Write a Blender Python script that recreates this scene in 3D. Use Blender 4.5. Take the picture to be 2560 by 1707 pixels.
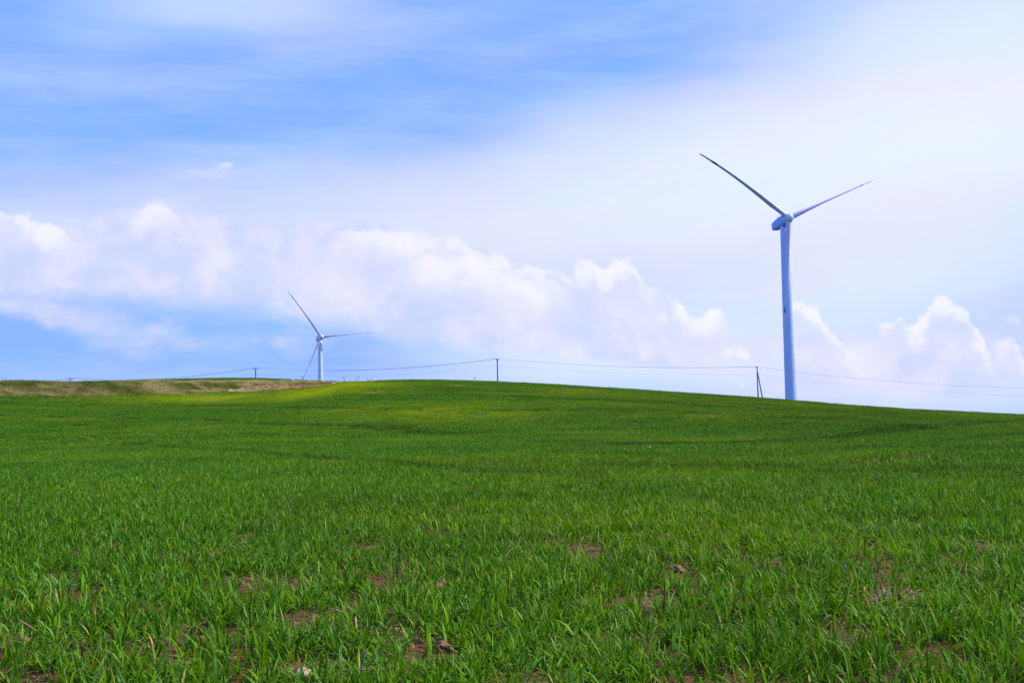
import bpy, math, os
import numpy as np
from mathutils import Vector, Matrix

QUICK = ''
rng = np.random.default_rng(7)
for o in list(bpy.data.objects):
    bpy.data.objects.remove(o)
sc = bpy.context.scene
C = sc.collection

# ------------------------------------------------------------------ camera
F = 2560 * 35 / 36
PITCH, ROLL, EYE_Z = 3.2, -1.4, 1.25
cam = bpy.data.objects.new('camera', bpy.data.cameras.new('camera'))
C.objects.link(cam)
cam.data.lens = 35; cam.data.sensor_width = 36
cam.data.clip_start = 0.05; cam.data.clip_end = 6000
cam.matrix_world = (Matrix.Translation((0, 0, EYE_Z)) @ Matrix.Rotation(math.radians(90 + PITCH), 4, 'X')
                    @ Matrix.Rotation(math.radians(ROLL), 4, 'Z'))
sc.camera = cam
M3 = np.array(cam.matrix_world.to_3x3())
EYE = np.array([0, 0, EYE_Z])

def ray(x, y):
    return M3 @ np.array([(x - 1280) / F, -(y - 853.5) / F, -1.0])
def azel(x, y):
    d = ray(x, y)
    return math.atan2(d[0], d[1]), math.atan2(d[2], math.hypot(d[0], d[1]))
def aztan(x, y):
    d = ray(x, y)
    return math.atan2(d[0], d[1]), d[2] / math.hypot(d[0], d[1])
def at(x, y, D):
    d = ray(x, y)
    return EYE + d * D / math.hypot(d[0], d[1])

# ------------------------------------------------------------------ exposure, sun, sky
sc.view_settings.view_transform = 'Standard'
sc.view_settings.look = 'None'
sc.view_settings.exposure = 0.12
sc.view_settings.gamma = 1
sc.render.engine = 'CYCLES'
sc.cycles.use_denoising = False
sc.cycles.max_bounces = 8
sc.cycles.transparent_max_bounces = 8

SUN_EL, SUN_AZ = 44.0, 84.0       # azimuth clockwise from the viewing direction (+Y)
sl = bpy.data.lights.new('sun', 'SUN')
sl.energy = 4.8; sl.angle = math.radians(0.5); sl.color = (1.0, 0.94, 0.84)
so = bpy.data.objects.new('sun', sl); C.objects.link(so)
_a, _e = math.radians(SUN_AZ), math.radians(SUN_EL)
sdir = Vector((math.sin(_a) * math.cos(_e), math.cos(_a) * math.cos(_e), math.sin(_e)))
so.rotation_euler = sdir.to_track_quat('Z', 'Y').to_euler()
so.location = (60, -20, 80)

world = bpy.data.worlds.new('World'); sc.world = world
world.use_nodes = True
NT = world.node_tree; NT.nodes.clear()

class G:
    """tiny expression helper for shader nodes"""
    def __init__(s, nt): s.nt = nt
    def n(s, t, **kw):
        nd = s.nt.nodes.new(t)
        for k, v in kw.items(): setattr(nd, k, v)
        return nd
    def put(s, sock, v):
        if isinstance(v, bpy.types.NodeSocket): s.nt.links.new(v, sock)
        elif v is not None: sock.default_value = v
    def m(s, op, a, b=None, c=None, clamp=False):
        nd = s.n('ShaderNodeMath', operation=op); nd.use_clamp = clamp
        for i, v in enumerate((a, b, c)): s.put(nd.inputs[i], v)
        return nd.outputs[0]
    def vm(s, op, a, b=None, out=0):
        nd = s.n('ShaderNodeVectorMath', operation=op)
        s.put(nd.inputs[0], a); s.put(nd.inputs[1], b)
        return nd.outputs[out]
    def xyz(s, x, y, z=0.0):
        nd = s.n('ShaderNodeCombineXYZ')
        for i, v in enumerate((x, y, z)): s.put(nd.inputs[i], v)
        return nd.outputs[0]
    def noise(s, vec, scale, detail=4, rough=0.5, dist=0.0, dim='3D', color=False):
        nd = s.n('ShaderNodeTexNoise', noise_dimensions=dim)
        s.put(nd.inputs['Vector'], vec); nd.inputs['Scale'].default_value = scale
        nd.inputs['Detail'].default_value = detail; nd.inputs['Roughness'].default_value = rough
        nd.inputs['Distortion'].default_value = dist
        return nd.outputs[1 if color else 0]
    def mix(s, f, a, b, typ='RGBA', blend='MIX'):
        nd = s.n('ShaderNodeMix', data_type=typ)
        if typ == 'RGBA':
            nd.blend_type = blend; s.put(nd.inputs[0], f); s.put(nd.inputs[6], a); s.put(nd.inputs[7], b); return nd.outputs[2]
        s.put(nd.inputs[0], f); s.put(nd.inputs[2], a); s.put(nd.inputs[3], b); return nd.outputs[0]
    def step(s, v, a, b, lo=0.0, hi=1.0, smooth=True):
        nd = s.n('ShaderNodeMapRange', interpolation_type='SMOOTHSTEP' if smooth else 'LINEAR')
        s.put(nd.inputs[0], v)
        for i, q in enumerate((a, b, lo, hi)): s.put(nd.inputs[i + 1], q)
        return nd.outputs[0]
    def mapping(s, vec, loc=(0, 0, 0), rot=(0, 0, 0), scale=(1, 1, 1), typ='POINT'):
        nd = s.n('ShaderNodeMapping', vector_type=typ)
        s.put(nd.inputs[0], vec)
        nd.inputs[1].default_value = loc; nd.inputs[2].default_value = rot; nd.inputs[3].default_value = scale
        return nd.outputs[0]
    def attr(s, name, typ='GEOMETRY', out='Fac'):
        nd = s.n('ShaderNodeAttribute', attribute_type=typ); nd.attribute_name = name
        return nd.outputs[out]

g = G(NT)
dirn = g.n('ShaderNodeTexCoord').outputs['Generated']
sep = g.n('ShaderNodeSeparateXYZ'); g.put(sep.inputs[0], dirn)
az = g.m('ARCTAN2', sep.outputs[0], sep.outputs[1])
el = g.m('ARCSINE', sep.outputs[2])
K = F / 1000.0                                   # sky coordinates: az and elevation in milli-units
P0 = g.vm('SCALE', g.xyz(az, el, 0.0)); P0.node.inputs['Scale'].default_value = K

def sky_uv(x, y):
    a, e = azel(x, y)
    return a * K, e * K
def warp(vec, scale, amp, detail=3):
    c = g.noise(vec, scale, detail, 0.55, color=True)
    c = g.vm('SUBTRACT', c, (0.5, 0.5, 0.5))
    c = g.vm('MULTIPLY', c, (amp, amp * 0.6, 0))
    return g.vm('ADD', vec, c)
def blob(vec, x, y, rx, ry, amp, rot=0.0):
    """soft cloud mass centred on the sky direction seen at photo point x, y"""
    u, v = sky_uv(x, y)
    q = g.mapping(vec, (u, v, 0), (0, 0, math.radians(rot)), (rx / 1000, ry / 1000, 1), 'TEXTURE')
    gr = g.n('ShaderNodeTexGradient', gradient_type='SPHERICAL'); g.put(gr.inputs[0], q)
    return g.step(gr.outputs[1], 0.0, 1.0, 0.0, amp)
def total(items, start=0.0):
    acc = start
    for it in items: acc = g.m('ADD', acc, it)
    return acc

# clear sky: physical sky, tinted
nish = g.n('ShaderNodeTexSky', sky_type='NISHITA')
nish.sun_disc = False
nish.sun_elevation = math.radians(SUN_EL); nish.sun_rotation = math.radians(SUN_AZ)
nish.air_density = 1.0; nish.dust_density = 0.6; nish.ozone_density = 2.0
zc = g.m('MAXIMUM', sep.outputs[2], 0.06)
g.put(nish.inputs[0], g.xyz(sep.outputs[0], sep.outputs[1], zc))
clear = g.mix(0.90, nish.outputs[0], (2.30, 4.40, 11.0, 1))

# thin high veil
Pw = warp(P0, 1.3, 0.20)
streak = g.noise(g.mapping(P0, (0, 0, 0), (0, 0, math.radians(-13)), (0.8, 4.2, 1)), 1.5, 6, 0.52, 0.2)
streak2 = g.noise(g.mapping(Pw, (3.1, 1.7, 0), (0, 0, math.radians(-4)), (1.2, 8.0, 1)), 2.4, 6, 0.6, 0.2)
VEIL = [  # x, y, rx, ry, amp, rot
    (560, 20, 560, 100, 0.34, 8), (120, 150, 520, 130, 0.06, 5), (760, 110, 360, 120, 0.10, 8),
    (1560, 480, 1200, 300, 0.66, 12), (2520, 300, 1050, 420, 0.80, 10), (1900, 560, 1300, 420, 0.50, 4), (2480, 420, 700, 300, 0.25, 0),
    (2380, 20, 700, 190, 0.42, 0), (2620, 230, 620, 330, 0.55, 0), (1900, 420, 900, 230, 0.25, 6), (2250, 680, 800, 150, 0.42, 0), (1400, 330, 600, 120, 0.10, 14),
    (700, 470, 900, 150, 0.26, 5), (150, 600, 800, 210, 0.40, -4), (900, 600, 900, 230, 0.34, 0),
    (2000, 860, 1300, 260, 0.52, -3), (1450, 830, 620, 150, 0.30, -8), (2300, 990, 1000, 130, 0.30, 0), (1400, 930, 720, 100, 0.34, 0), (1750, 900, 700, 120, 0.2, 0),
]
veil = total([blob(Pw, *v) for v in VEIL], 0.05)
veil = g.m('ADD', veil, g.m('MULTIPLY', g.m('SUBTRACT', streak, 0.5), 0.36))
veil = g.m('ADD', veil, g.m('MULTIPLY', g.m('SUBTRACT', streak2, 0.5), 0.30))
# away from the photographed quarter of the sky the veil is thin and even
veil = g.m('MAXIMUM', veil, g.m('MULTIPLY', g.step(g.noise(dirn, 1.7, 4, 0.5), 0.35, 0.75, 0.0, 0.5), g.step(sep.outputs[1], 0.72, 0.40)))
veilc = g.m('SUBTRACT', 1.0, g.m('EXPONENT', g.m('MULTIPLY', g.m('MAXIMUM', veil, 0.0), -1.55)))
VEIL_COL = (8.1, 8.3, 11.0, 1)
sky = g.mix(veilc, clear, VEIL_COL)
hue = g.noise(g.mapping(Pw, (9, 2, 0), (0, 0, -0.12), (1, 3.6, 1)), 1.7, 5, 0.55)
sky = g.mix(g.step(hue, 0.40, 0.64, 0.0, 0.8), sky, g.mix(1.0, sky, (0.95, 1.03, 1.0, 1), blend='MULTIPLY'))
sky = g.mix(g.step(hue, 0.54, 0.30, 0.0, 1.0), sky, g.mix(1.0, sky, (1.02, 0.985, 1.0, 1), blend='MULTIPLY'))

# broken bank of grey-lilac cloud
Pb = warp(P0, 3.2, 0.16, 5)
BANKC = [(380, 775, 620, 80, 0.30, 0), (300, 850, 520, 60, 0.28, 0), (760, 850, 300, 60, 0.25, 0), (900, 745, 360, 100, 0.7, -4), (1250, 830, 420, 90, 0.7, -4), (1620, 870, 360, 80, 0.6, 0), (640, 600, 420, 90, 0.6, 0), (150, 600, 300, 90, 0.5, 0), (2150, 960, 420, 70, 0.5, 0), (960, 620, 330, 80, 0.5, -6),
         (60, 660, 360, 120, 0.95, 0), (430, 640, 420, 130, 1.0, -4), (820, 640, 420, 110, 0.95, -6), (1150, 720, 420, 150, 1.1, -12),
         (1500, 800, 420, 130, 0.95, -16), (1800, 870, 360, 70, 0.5, 0), (2320, 880, 330, 130, 0.8, -6), (2050, 900, 240, 110, 0.6, 0),
         (390, 560, 150, 80, 0.6, 0), (30, 590, 190, 60, 0.5, 0), (200, 800, 380, 55, 0.42, -6), (520, 740, 420, 70, 0.4, -6),
         (1200, 835, 500, 60, 0.4, -6), (520, 440, 220, 40, 0.42, 6), (850, 500, 260, 50, 0.35, 0)]
bsum = total([blob(Pb, *c) for c in BANKC], 0.0)
bn = g.noise(g.mapping(Pb, (5, 3, 0), (0, 0, 0.08), (1, 1.9, 1)), 4.6, 8, 0.62)
bd = g.m('ADD', bsum, g.m('MULTIPLY', g.m('SUBTRACT', bn, 0.5), 1.7))
bmask = g.step(bd, 0.10, 0.95)
bn2 = g.noise(g.vm('ADD', Pb, (0.030, 0.035, 0.0)), 6.0, 7, 0.6)
bcol = g.mix(g.step(bn2, 0.36, 0.66), (5.7, 6.3, 10.8, 1), (8.35, 7.95, 10.8, 1))
sky = g.mix(g.m('MULTIPLY', bmask, 0.76), sky, bcol)

# cumulus heads
Pc = warp(P0, 5.0, 0.085, 5)
Pc = warp(Pc, 15.0, 0.030, 5)
CUM = [
    (540, 423, 60, 16, 0.24, 8), (560, 556, 120, 44, 0.4, 0), (830, 560, 120, 26, 0.45, 8), (650, 640, 300, 60, 0.25, 0), (1160, 690, 200, 70, 0.45, -10),
    (1230, 765, 260, 26, 0.45, -4), (1500, 780, 220, 40, 0.40, -10), (1560, 730, 120, 50, 0.4, -30),
    (1830, 880, 130, 40, 0.65, 0), (2110, 955, 150, 32, 0.45, 0), (1850, 955, 70, 28, 0.5, 0), (2170, 925, 140, 32, 0.45, 0), (2330, 950, 60, 50, 0.45, 0), (2450, 905, 110, 36, 0.5, -10), (2520, 790, 150, 34, 0.5, 0),
]
cum = total([blob(Pc, *c) for c in CUM], 0.0)
def billow(vec, scale=13.0):
    """cauliflower heads: fractal cells plus a little fine noise"""
    v = g.n('ShaderNodeTexVoronoi', feature='F1', distance='EUCLIDEAN')
    g.put(v.inputs['Vector'], vec); v.inputs['Scale'].default_value = scale
    v.inputs['Detail'].default_value = 3.5; v.inputs['Roughness'].default_value = 0.55; v.inputs['Lacunarity'].default_value = 2.1
    v.inputs['Randomness'].default_value = 1.0; v.normalize = True
    return v.outputs['Distance']
puff = g.noise(Pc, 6.0, 7, 0.58)
b0 = billow(Pc); b1 = billow(g.vm('ADD', Pc, (0.010, 0.014, 0.0)))
dens = g.m('ADD', cum, g.m('MULTIPLY', g.m('SUBTRACT', puff, 0.5), 1.5))
dens = g.m('ADD', dens, g.m('MULTIPLY', g.m('SUBTRACT', 0.33, b0), 1.5))
cmask = g.step(dens, 0.34, 0.86)
relief = g.m('ADD', g.m('MULTIPLY', g.m('SUBTRACT', b1, b0), 2.6), g.m('MULTIPLY', g.m('SUBTRACT', cum, 0.6), 0.40))
relief = g.m('ADD', relief, g.m('MULTIPLY', g.m('SUBTRACT', puff, 0.5), 0.6))
lit = g.step(relief, -0.34, 0.46)
CUM_WHITE = (9.25, 9.05, 10.5, 1); CUM_SHADE = (7.0, 7.2, 10.6, 1)
ccol = g.mix(lit, CUM_SHADE, CUM_WHITE)
sky = g.mix(g.m('MULTIPLY', cmask, 0.80), sky, ccol)

# towering heads: a crisp sunlit rim on top that dissolves downwards into lilac
Pe = warp(P0, 6.5, 0.040, 4)
eb = billow(Pe, 16.0)
esep = g.n('ShaderNodeSeparateXYZ'); g.put(esep.inputs[0], Pe)
rough = g.m('ADD', g.m('MULTIPLY', g.m('SUBTRACT', 0.34, eb), 0.060), g.m('MULTIPLY', g.m('SUBTRACT', g.noise(P0, 19.0, 7, 0.62), 0.5), 0.075))
U0, U1, V1 = -1.4, 1.4, 0.6
def head(sky, pts, crisp, fade0, fade1, white, alpha, edge=0.05):
    fc = g.n('ShaderNodeFloatCurve')
    uv = [sky_uv(*p) for p in pts]; cu = fc.mapping.curves[0]
    q = [((u - U0) / (U1 - U0), v / V1) for u, v in uv]
    cu.points[0].location = q[0]; cu.points[-1].location = q[-1]
    for p in q[1:-1]: cu.points.new(*p)
    fc.mapping.update()
    g.put(fc.inputs['Value'], g.m('DIVIDE', g.m('SUBTRACT', esep.outputs[0], U0), U1 - U0))
    top = g.m('MULTIPLY', fc.outputs[0], V1)
    d = g.m('ADD', g.m('SUBTRACT', top, esep.outputs[1]), rough)
    side = g.m('MULTIPLY', g.step(esep.outputs[0], uv[0][0], uv[0][0] + edge), g.step(esep.outputs[0], uv[-1][0], uv[-1][0] - edge))
    m_ = g.m('MULTIPLY', g.m('MULTIPLY', g.step(d, 0.0, crisp), g.step(d, fade1, fade0)), side)
    wn = g.m('ADD', d, g.m('ADD', g.m('MULTIPLY', g.m('SUBTRACT', eb, 0.34), 0.20), g.m('MULTIPLY', g.m('SUBTRACT', puff, 0.5), 0.22)))
    w_ = g.m('MULTIPLY', g.step(wn, white, 0.0), 1.0)
    col = g.mix(w_, (6.75, 7.05, 10.7, 1), (9.45, 9.2, 10.5, 1))
    return g.mix(g.m('MULTIPLY', m_, alpha * 0.88), sky, col)
sky = head(sky, [(-160, 500), (0, 512), (45, 518), (85, 542), (140, 566), (185, 580), (260, 600)], 0.022, 0.03, 0.11, 0.07, 0.73, 0.13)
sky = head(sky, [(300, 566), (335, 535), (365, 510), (400, 498), (435, 515), (462, 566), (480, 590)], 0.025, 0.03, 0.10, 0.08, 0.60, 0.055)
sky = head(sky, [(820, 575), (950, 562), (1020, 570), (1080, 573), (1180, 606), (1235, 640), (1310, 664), (1400, 700), (1460, 740)], 0.025, 0.05, 0.20, 0.10, 0.65, 0.08)
sky = head(sky, [(1000, 660), (1060, 636), (1150, 632), (1225, 650), (1290, 686), (1350, 726), (1400, 775)], 0.027, 0.06, 0.125, 0.14, 0.65, 0.07)
sky = head(sky, [(1290, 672), (1340, 655), (1390, 668), (1440, 690)], 0.018, 0.02, 0.07, 0.04, 0.60, 0.03)
sky = head(sky, [(1425, 690), (1448, 640), (1475, 634), (1512, 664), (1535, 648), (1565, 645), (1592, 664), (1612, 698), (1685, 738), (1712, 778), (1745, 793), (1790, 774), (1830, 800)], 0.022, 0.06, 0.19, 0.075, 0.79, 0.025)
sky = head(sky, [(1960, 770), (1995, 750), (2030, 758), (2060, 806), (2110, 852), (2160, 880)], 0.018, 0.03, 0.13, 0.06, 0.73, 0.03)
sky = head(sky, [(2180, 825), (2240, 800), (2300, 794), (2330, 755), (2352, 742), (2388, 756), (2435, 806), (2466, 852), (2490, 900)], 0.016, 0.03, 0.12, 0.055, 0.77, 0.025)
sky = head(sky, [(2470, 850), (2510, 838), (2545, 866), (2580, 910), (2640, 920)], 0.018, 0.04, 0.12, 0.06, 0.69, 0.03)

bg = g.n('ShaderNodeBackground'); g.put(bg.inputs[0], sky); bg.inputs[1].default_value = 0.1
ow = g.n('ShaderNodeOutputWorld'); NT.links.new(bg.outputs[0], ow.inputs[0])
world.cycles.sampling_method = 'MANUAL'; world.cycles.sample_map_resolution = 512

# ------------------------------------------------------------------ terrain function
CREST = [(-300, 985), (0, 990), (172, 994), (306, 991), (459, 985), (593, 980), (727, 972), (834, 960), (868, 956.5), (914, 955), (970, 952),
         (1030, 950.5), (1100, 951), (1180, 953), (1280, 957), (1400, 963), (1552, 972.6), (1770, 987), (1906, 996.6), (1993, 1003.7),
         (2120, 1014), (2260, 1024), (2400, 1031), (2560, 1039), (2860, 1054)]
BANKTOP = [(-300, 958), (0, 958), (90, 957), (180, 958), (306, 958), (459, 957.5), (593, 957), (727, 956.5), (834, 957), (868, 959)]
CREST2 = [(-300, 962), (0, 961), (180, 958.5), (260, 955), (350, 951.5), (459, 948), (560, 946), (650, 946.5), (740, 950), (834, 956), (868, 960)]
def tab(pts):
    a = np.array([aztan(*p) for p in pts]); return a[:, 0], a[:, 1]
A1, T1 = tab(CREST); A2, T2 = tab(BANKTOP); A3, T3 = tab(CREST2)
RCX = [(-300, 124), (0, 128), (400, 134), (860, 148), (1030, 160), (1280, 160), (1600, 148), (2000, 132), (2560, 112), (2860, 105)]
AR, RR = np.array([azel(x, 950)[0] for x, _ in RCX]), np.array([r for _, r in RCX], float)
AZB = azel(868, 957)[0]

def sm(v, a, b):
    t = np.clip((v - a) / (b - a), 0, 1); return t * t * (3 - 2 * t)
def vnoise(x, y, seed=0):
    """smooth value noise, -1..1"""
    xi, yi = np.floor(x).astype(np.int64), np.floor(y).astype(np.int64)
    xf, yf = x - xi, y - yi
    def h(a, b):
        n = (a * 374761393 + b * 668265263 + seed * 1442695041) & 0xffffffff
        n = ((n ^ (n >> 13)) * 1274126177) & 0xffffffff
        return ((n ^ (n >> 16)) & 0xffff) / 32767.5 - 1
    u, v = xf * xf * (3 - 2 * xf), yf * yf * (3 - 2 * yf)
    return (h(xi, yi) * (1 - u) + h(xi + 1, yi) * u) * (1 - v) + (h(xi, yi + 1) * (1 - u) + h(xi + 1, yi + 1) * u) * v
def fbm(x, y, seed=0, octs=4):
    s, a = 0, 0.5
    for i in range(octs):
        s = s + a * vnoise(x * 2**i + 17.3 * i, y * 2**i - 9.1 * i, seed + i); a *= 0.5
    return s

KR = [1, 2, 3, 4, 5, 7, 9, 12, 15, 20]
def knots(a):
    rc = np.interp(a, AR, RR); tc = np.interp(a, A1, T1)
    left = a < AZB
    tb = np.where(left, np.interp(a, A2, T2), tc - 0.0008)
    t2 = np.where(left, np.interp(a, A3, T3), tc - 0.006)
    r1 = rc + 6.5; r2 = rc + 85
    r2 = np.where(left, r2, rc + 50)
    t30 = np.full_like(a, -0.0545)
    t55 = np.minimum(-0.031, tc - 0.0135)
    t90 = t55 + (tc - t55) * 0.55
    tA = np.minimum(0.0, tc - 0.0095); tB = np.minimum(-0.008, tc - 0.0140)
    tCx = np.minimum(-0.037, tc - 0.02); tD = np.minimum(-0.05, tc - 0.03)
    one = np.ones_like(a)
    R = np.stack([k * one for k in KR] + [32 * one, 55 * one, 88 * one, rc, r1, r2, 290 * one, 400 * one, 745 * one, 1900 * one], 1)
    T = np.stack([-EYE_Z / k * one for k in KR] + [t30 + 0.0045, t55, t90, tc, tb, t2, tA, tB, tCx, tD], 1)
    return np.log(R), T
def pchip(X, Y, x):
    h = np.diff(X, axis=1); d = np.diff(Y, axis=1) / h
    m = np.zeros_like(Y)
    w1 = 2 * h[:, 1:] + h[:, :-1]; w2 = h[:, 1:] + 2 * h[:, :-1]
    same = d[:, :-1] * d[:, 1:] > 0
    with np.errstate(all='ignore'):
        hm = (w1 + w2) / (w1 / d[:, :-1] + w2 / d[:, 1:])
    m[:, 1:-1] = np.where(same, hm, 0); m[:, 0] = d[:, 0]; m[:, -1] = d[:, -1]
    k = np.clip((X <= x[:, None]).sum(1) - 1, 0, X.shape[1] - 2); i = np.arange(len(x))
    hh = h[i, k]; t = (x - X[i, k]) / hh
    return ((2*t**3 - 3*t**2 + 1) * Y[i, k] + (t**3 - 2*t**2 + t) * hh * m[i, k]
            + (-2*t**3 + 3*t**2) * Y[i, k+1] + (t**3 - t**2) * hh * m[i, k+1])
AMAX = A1[-1]; AMIN = A1[0]
def height(x, y):
    x = np.asarray(x, float).ravel(); y = np.asarray(y, float).ravel()
    r = np.clip(np.hypot(x, y), 1.0, 1890); a = np.arctan2(x, y)
    # behind the camera the land runs round from one edge value to the other
    over = np.where(a > AMAX, (a - AMAX), np.where(a < AMIN, a - AMIN + 2 * math.pi, 0)) / (2 * math.pi - (AMAX - AMIN))
    a2 = np.where((a > AMAX) | (a < AMIN), AMAX + (AMIN - AMAX) * sm(over, 0, 1), a)
    z = np.zeros_like(x)
    for s in range(0, len(x), 20000):
        e = slice(s, s + 20000)
        X, T = knots(a2[e]); t = pchip(X, T, np.log(r[e])); z[e] = EYE_Z + r[e] * t
    z = z * sm(r, 11, 17)
    z += 0.07 * fbm(x / 9, y / 9, 3, 3) * sm(r, 3, 14) * (1 - sm(r, 60, 110))
    return z
def ground_hit(px, py):
    a, t = aztan(px, py)
    rs = np.geomspace(2, 300, 900); zz = height(rs * math.sin(a), rs * math.cos(a))
    tt = (zz - EYE_Z) / rs; k = np.argmax(tt >= t) if (tt >= t).any() else len(rs) - 1
    r = rs[k]; return r * math.sin(a), r * math.cos(a), zz[k]
def bank_mask(x, y):
    a = np.arctan2(x, y); r = np.hypot(x, y); rc = np.interp(a, AR, RR)
    w = 0.5 * vnoise(a * 160, r * 0 + 1, 5)
    side = 1 - sm(a, AZB - 0.010, AZB + 0.012)
    return sm(r, rc - 0.2 + w, rc + 0.5 + w) * (1 - sm(r, rc + 13 + w * 4, rc + 18 + w * 4)) * side
SA0, SA1 = azel(560, 975)[0], azel(862, 958)[0]
def scar_mask(x, y):
    a = np.arctan2(x, y); r = np.hypot(x, y); rc = np.interp(a, AR, RR)
    w = 0.5 * vnoise(a * 220, r * 0 + 3, 9); top = 3.0 + 0.7 * vnoise(a * 300, r * 0 + 7, 2)
    return (sm(r, rc - 1.5 + w, rc - 0.7 + w) * (1 - sm(r, rc + top, rc + top + 0.8)) * sm(a, SA0 - 0.01, SA0 + 0.05) * (1 - sm(a, SA1 - 0.006, SA1 + 0.004)))
def region(x, y, boxes):
    """soft patches of the field, each given by the ground it covers"""
    a = np.arctan2(x, y); lr = np.log(np.hypot(x, y) + 1e-6); s = np.zeros(len(a))
    for (x0, x1, y0, y1, amp) in boxes:
        p = ground_hit(x0, (y0 + y1) / 2); q = ground_hit(x1, (y0 + y1) / 2)
        u = ground_hit((x0 + x1) / 2, y1); v = ground_hit((x0 + x1) / 2, y0)
        ap, aq = math.atan2(p[0], p[1]), math.atan2(q[0], q[1])
        lp, lq = math.log(math.hypot(p[0], p[1])), math.log(math.hypot(q[0], q[1]))
        lu, lv = math.log(math.hypot(u[0], u[1])), math.log(math.hypot(v[0], v[1]))
        ac, sa = (ap + aq) / 2, (aq - ap) / 2; lc, sr = (lp + lq) / 2, max(abs(lv - lu) / 2, 0.004)
        s = np.maximum(s, amp * np.exp(-((a - ac) / sa)**2 - ((lr - lc) / sr)**2))
    return s
def line_mask(x, y, lines):
    s = np.zeros(len(x))
    for pts, wid, amp in lines:
        G_ = [ground_hit(*p) for p in pts]
        for p, q in zip(G_[:-1], G_[1:]):
            d = np.array([q[0] - p[0], q[1] - p[1]]); L = np.hypot(*d) + 1e-9; d /= L
            vx, vy = x - p[0], y - p[1]; al = np.clip(vx * d[0] + vy * d[1], 0, L)
            dist = np.hypot(vx - al * d[0], vy - al * d[1])
            s = np.maximum(s, amp * (1 - sm(dist, wid * 0.5, wid)))
    return s

# ------------------------------------------------------------------ helpers for objects
def mesh_obj(name, verts, faces, mat=None, parent=None, smooth=True, link=True):
    me = bpy.data.meshes.new(name); me.from_pydata([tuple(v) for v in verts], [], [tuple(f) for f in faces]); me.update()
    if smooth: me.shade_smooth()
    if mat: me.materials.append(mat)
    o = bpy.data.objects.new(name, me)
    if link: C.objects.link(o)
    if parent: o.parent = parent
    return o
def tag(o, label=None, cat=None, group=None, kind=None):
    for k, v in (('label', label), ('category', cat), ('group', group), ('kind', kind)):
        if v: o[k] = v
    return o
class MB:
    def __init__(s): s.v, s.f = [], []
    def rings(s, rings, closed=True, caps=True):
        b = len(s.v); n = len(rings[0])
        for r in rings: s.v += [tuple(p) for p in r]
        for i in range(len(rings) - 1):
            for j in range(n if closed else n - 1):
                k = (j + 1) % n; s.f.append((b + i*n + j, b + i*n + k, b + (i+1)*n + k, b + (i+1)*n + j))
        if caps:
            s.f.append(tuple(b + j for j in range(n))[::-1]); s.f.append(tuple(b + (len(rings)-1)*n + j for j in range(n)))
        return s
    def tube(s, pts, rad, n=8, caps=True):
        pts = [np.array(p, float) for p in pts]
        if np.isscalar(rad): rad = [rad] * len(pts)
        rs = []
        for i, p in enumerate(pts):
            d = pts[min(i+1, len(pts)-1)] - pts[max(i-1, 0)]; d /= np.linalg.norm(d)
            u = np.cross(d, (0, 0, 1.0)); u = u if np.linalg.norm(u) > 0.05 else np.cross(d, (1.0, 0, 0)); u /= np.linalg.norm(u)
            w = np.cross(d, u)
            rs.append([p + rad[i] * (math.cos(2*math.pi*k/n) * u + math.sin(2*math.pi*k/n) * w) for k in range(n)])
        return s.rings(rs, caps=caps)
    def box(s, c, d, R=None):
        c = np.array(c, float); b = len(s.v)
        for sx, sy, sz in ((-1,-1,-1),(1,-1,-1),(1,1,-1),(-1,1,-1),(-1,-1,1),(1,-1,1),(1,1,1),(-1,1,1)):
            q = np.array([sx*d[0]/2, sy*d[1]/2, sz*d[2]/2]); q = R @ q if R is not None else q; s.v.append(tuple(c + q))
        for f in ((3,2,1,0),(4,5,6,7),(0,1,5,4),(1,2,6,5),(2,3,7,6),(3,0,4,7)): s.f.append(tuple(b + k for k in f))
        return s
    def build(s, name, mat, parent=None, smooth=True):
        return mesh_obj(name, s.v, s.f, mat, parent, smooth)

def material(name):
    m = bpy.data.materials.new(name); m.use_nodes = True; nt = m.node_tree; gg = G(nt)
    return m, gg, nt.nodes['Principled BSDF'], nt.nodes['Material Output']

# ------------------------------------------------------------------ materials
def mat_ground():
    m, q, b, out = material('field_soil')
    pos = q.n('ShaderNodeNewGeometry').outputs['Position']
    n1 = q.noise(pos, 1.3, 6, 0.6); n2 = q.noise(pos, 22, 6, 0.65); n3 = q.noise(pos, 0.25, 4, 0.6)
    soil = q.mix(q.step(n2, 0.35, 0.68), (0.085, 0.034, 0.014, 1), (0.27, 0.135, 0.062, 1))
    soil = q.mix(q.step(n1, 0.4, 0.7), soil, q.mix(1.0, soil, (0.72, 0.68, 0.66, 1), blend='MULTIPLY'))
    green = q.mix(q.step(n3, 0.4, 0.65), (0.030, 0.105, 0.006, 1), (0.045, 0.13, 0.009, 1))
    cover = q.mix(q.attr('growth'), soil, green)
    dry = q.mix(q.step(q.noise(pos, 1.1, 6, 0.65), 0.36, 0.64), (0.10, 0.12, 0.02, 1), (0.42, 0.33, 0.16, 1))
    cover = q.mix(q.attr('bank'), cover, dry)
    scar = q.mix(q.step(q.noise(pos, 1.6, 6, 0.7), 0.4, 0.62), (0.075, 0.026, 0.013, 1), (0.34, 0.165, 0.085, 1))
    cover = q.mix(q.attr('scar'), cover, scar)
    q.put(b.inputs['Base Color'], cover); b.inputs['Roughness'].default_value = 0.95
    b.inputs['Specular IOR Level'].default_value = 0.15
    bump = q.n('ShaderNodeBump'); bump.inputs['Strength'].default_value = 1.0; bump.inputs['Distance'].default_value = 0.03
    q.put(bump.inputs['Height'], q.noise(pos, 30, 6, 0.7)); q.put(b.inputs['Normal'], bump.outputs[0])
    return m

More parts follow.
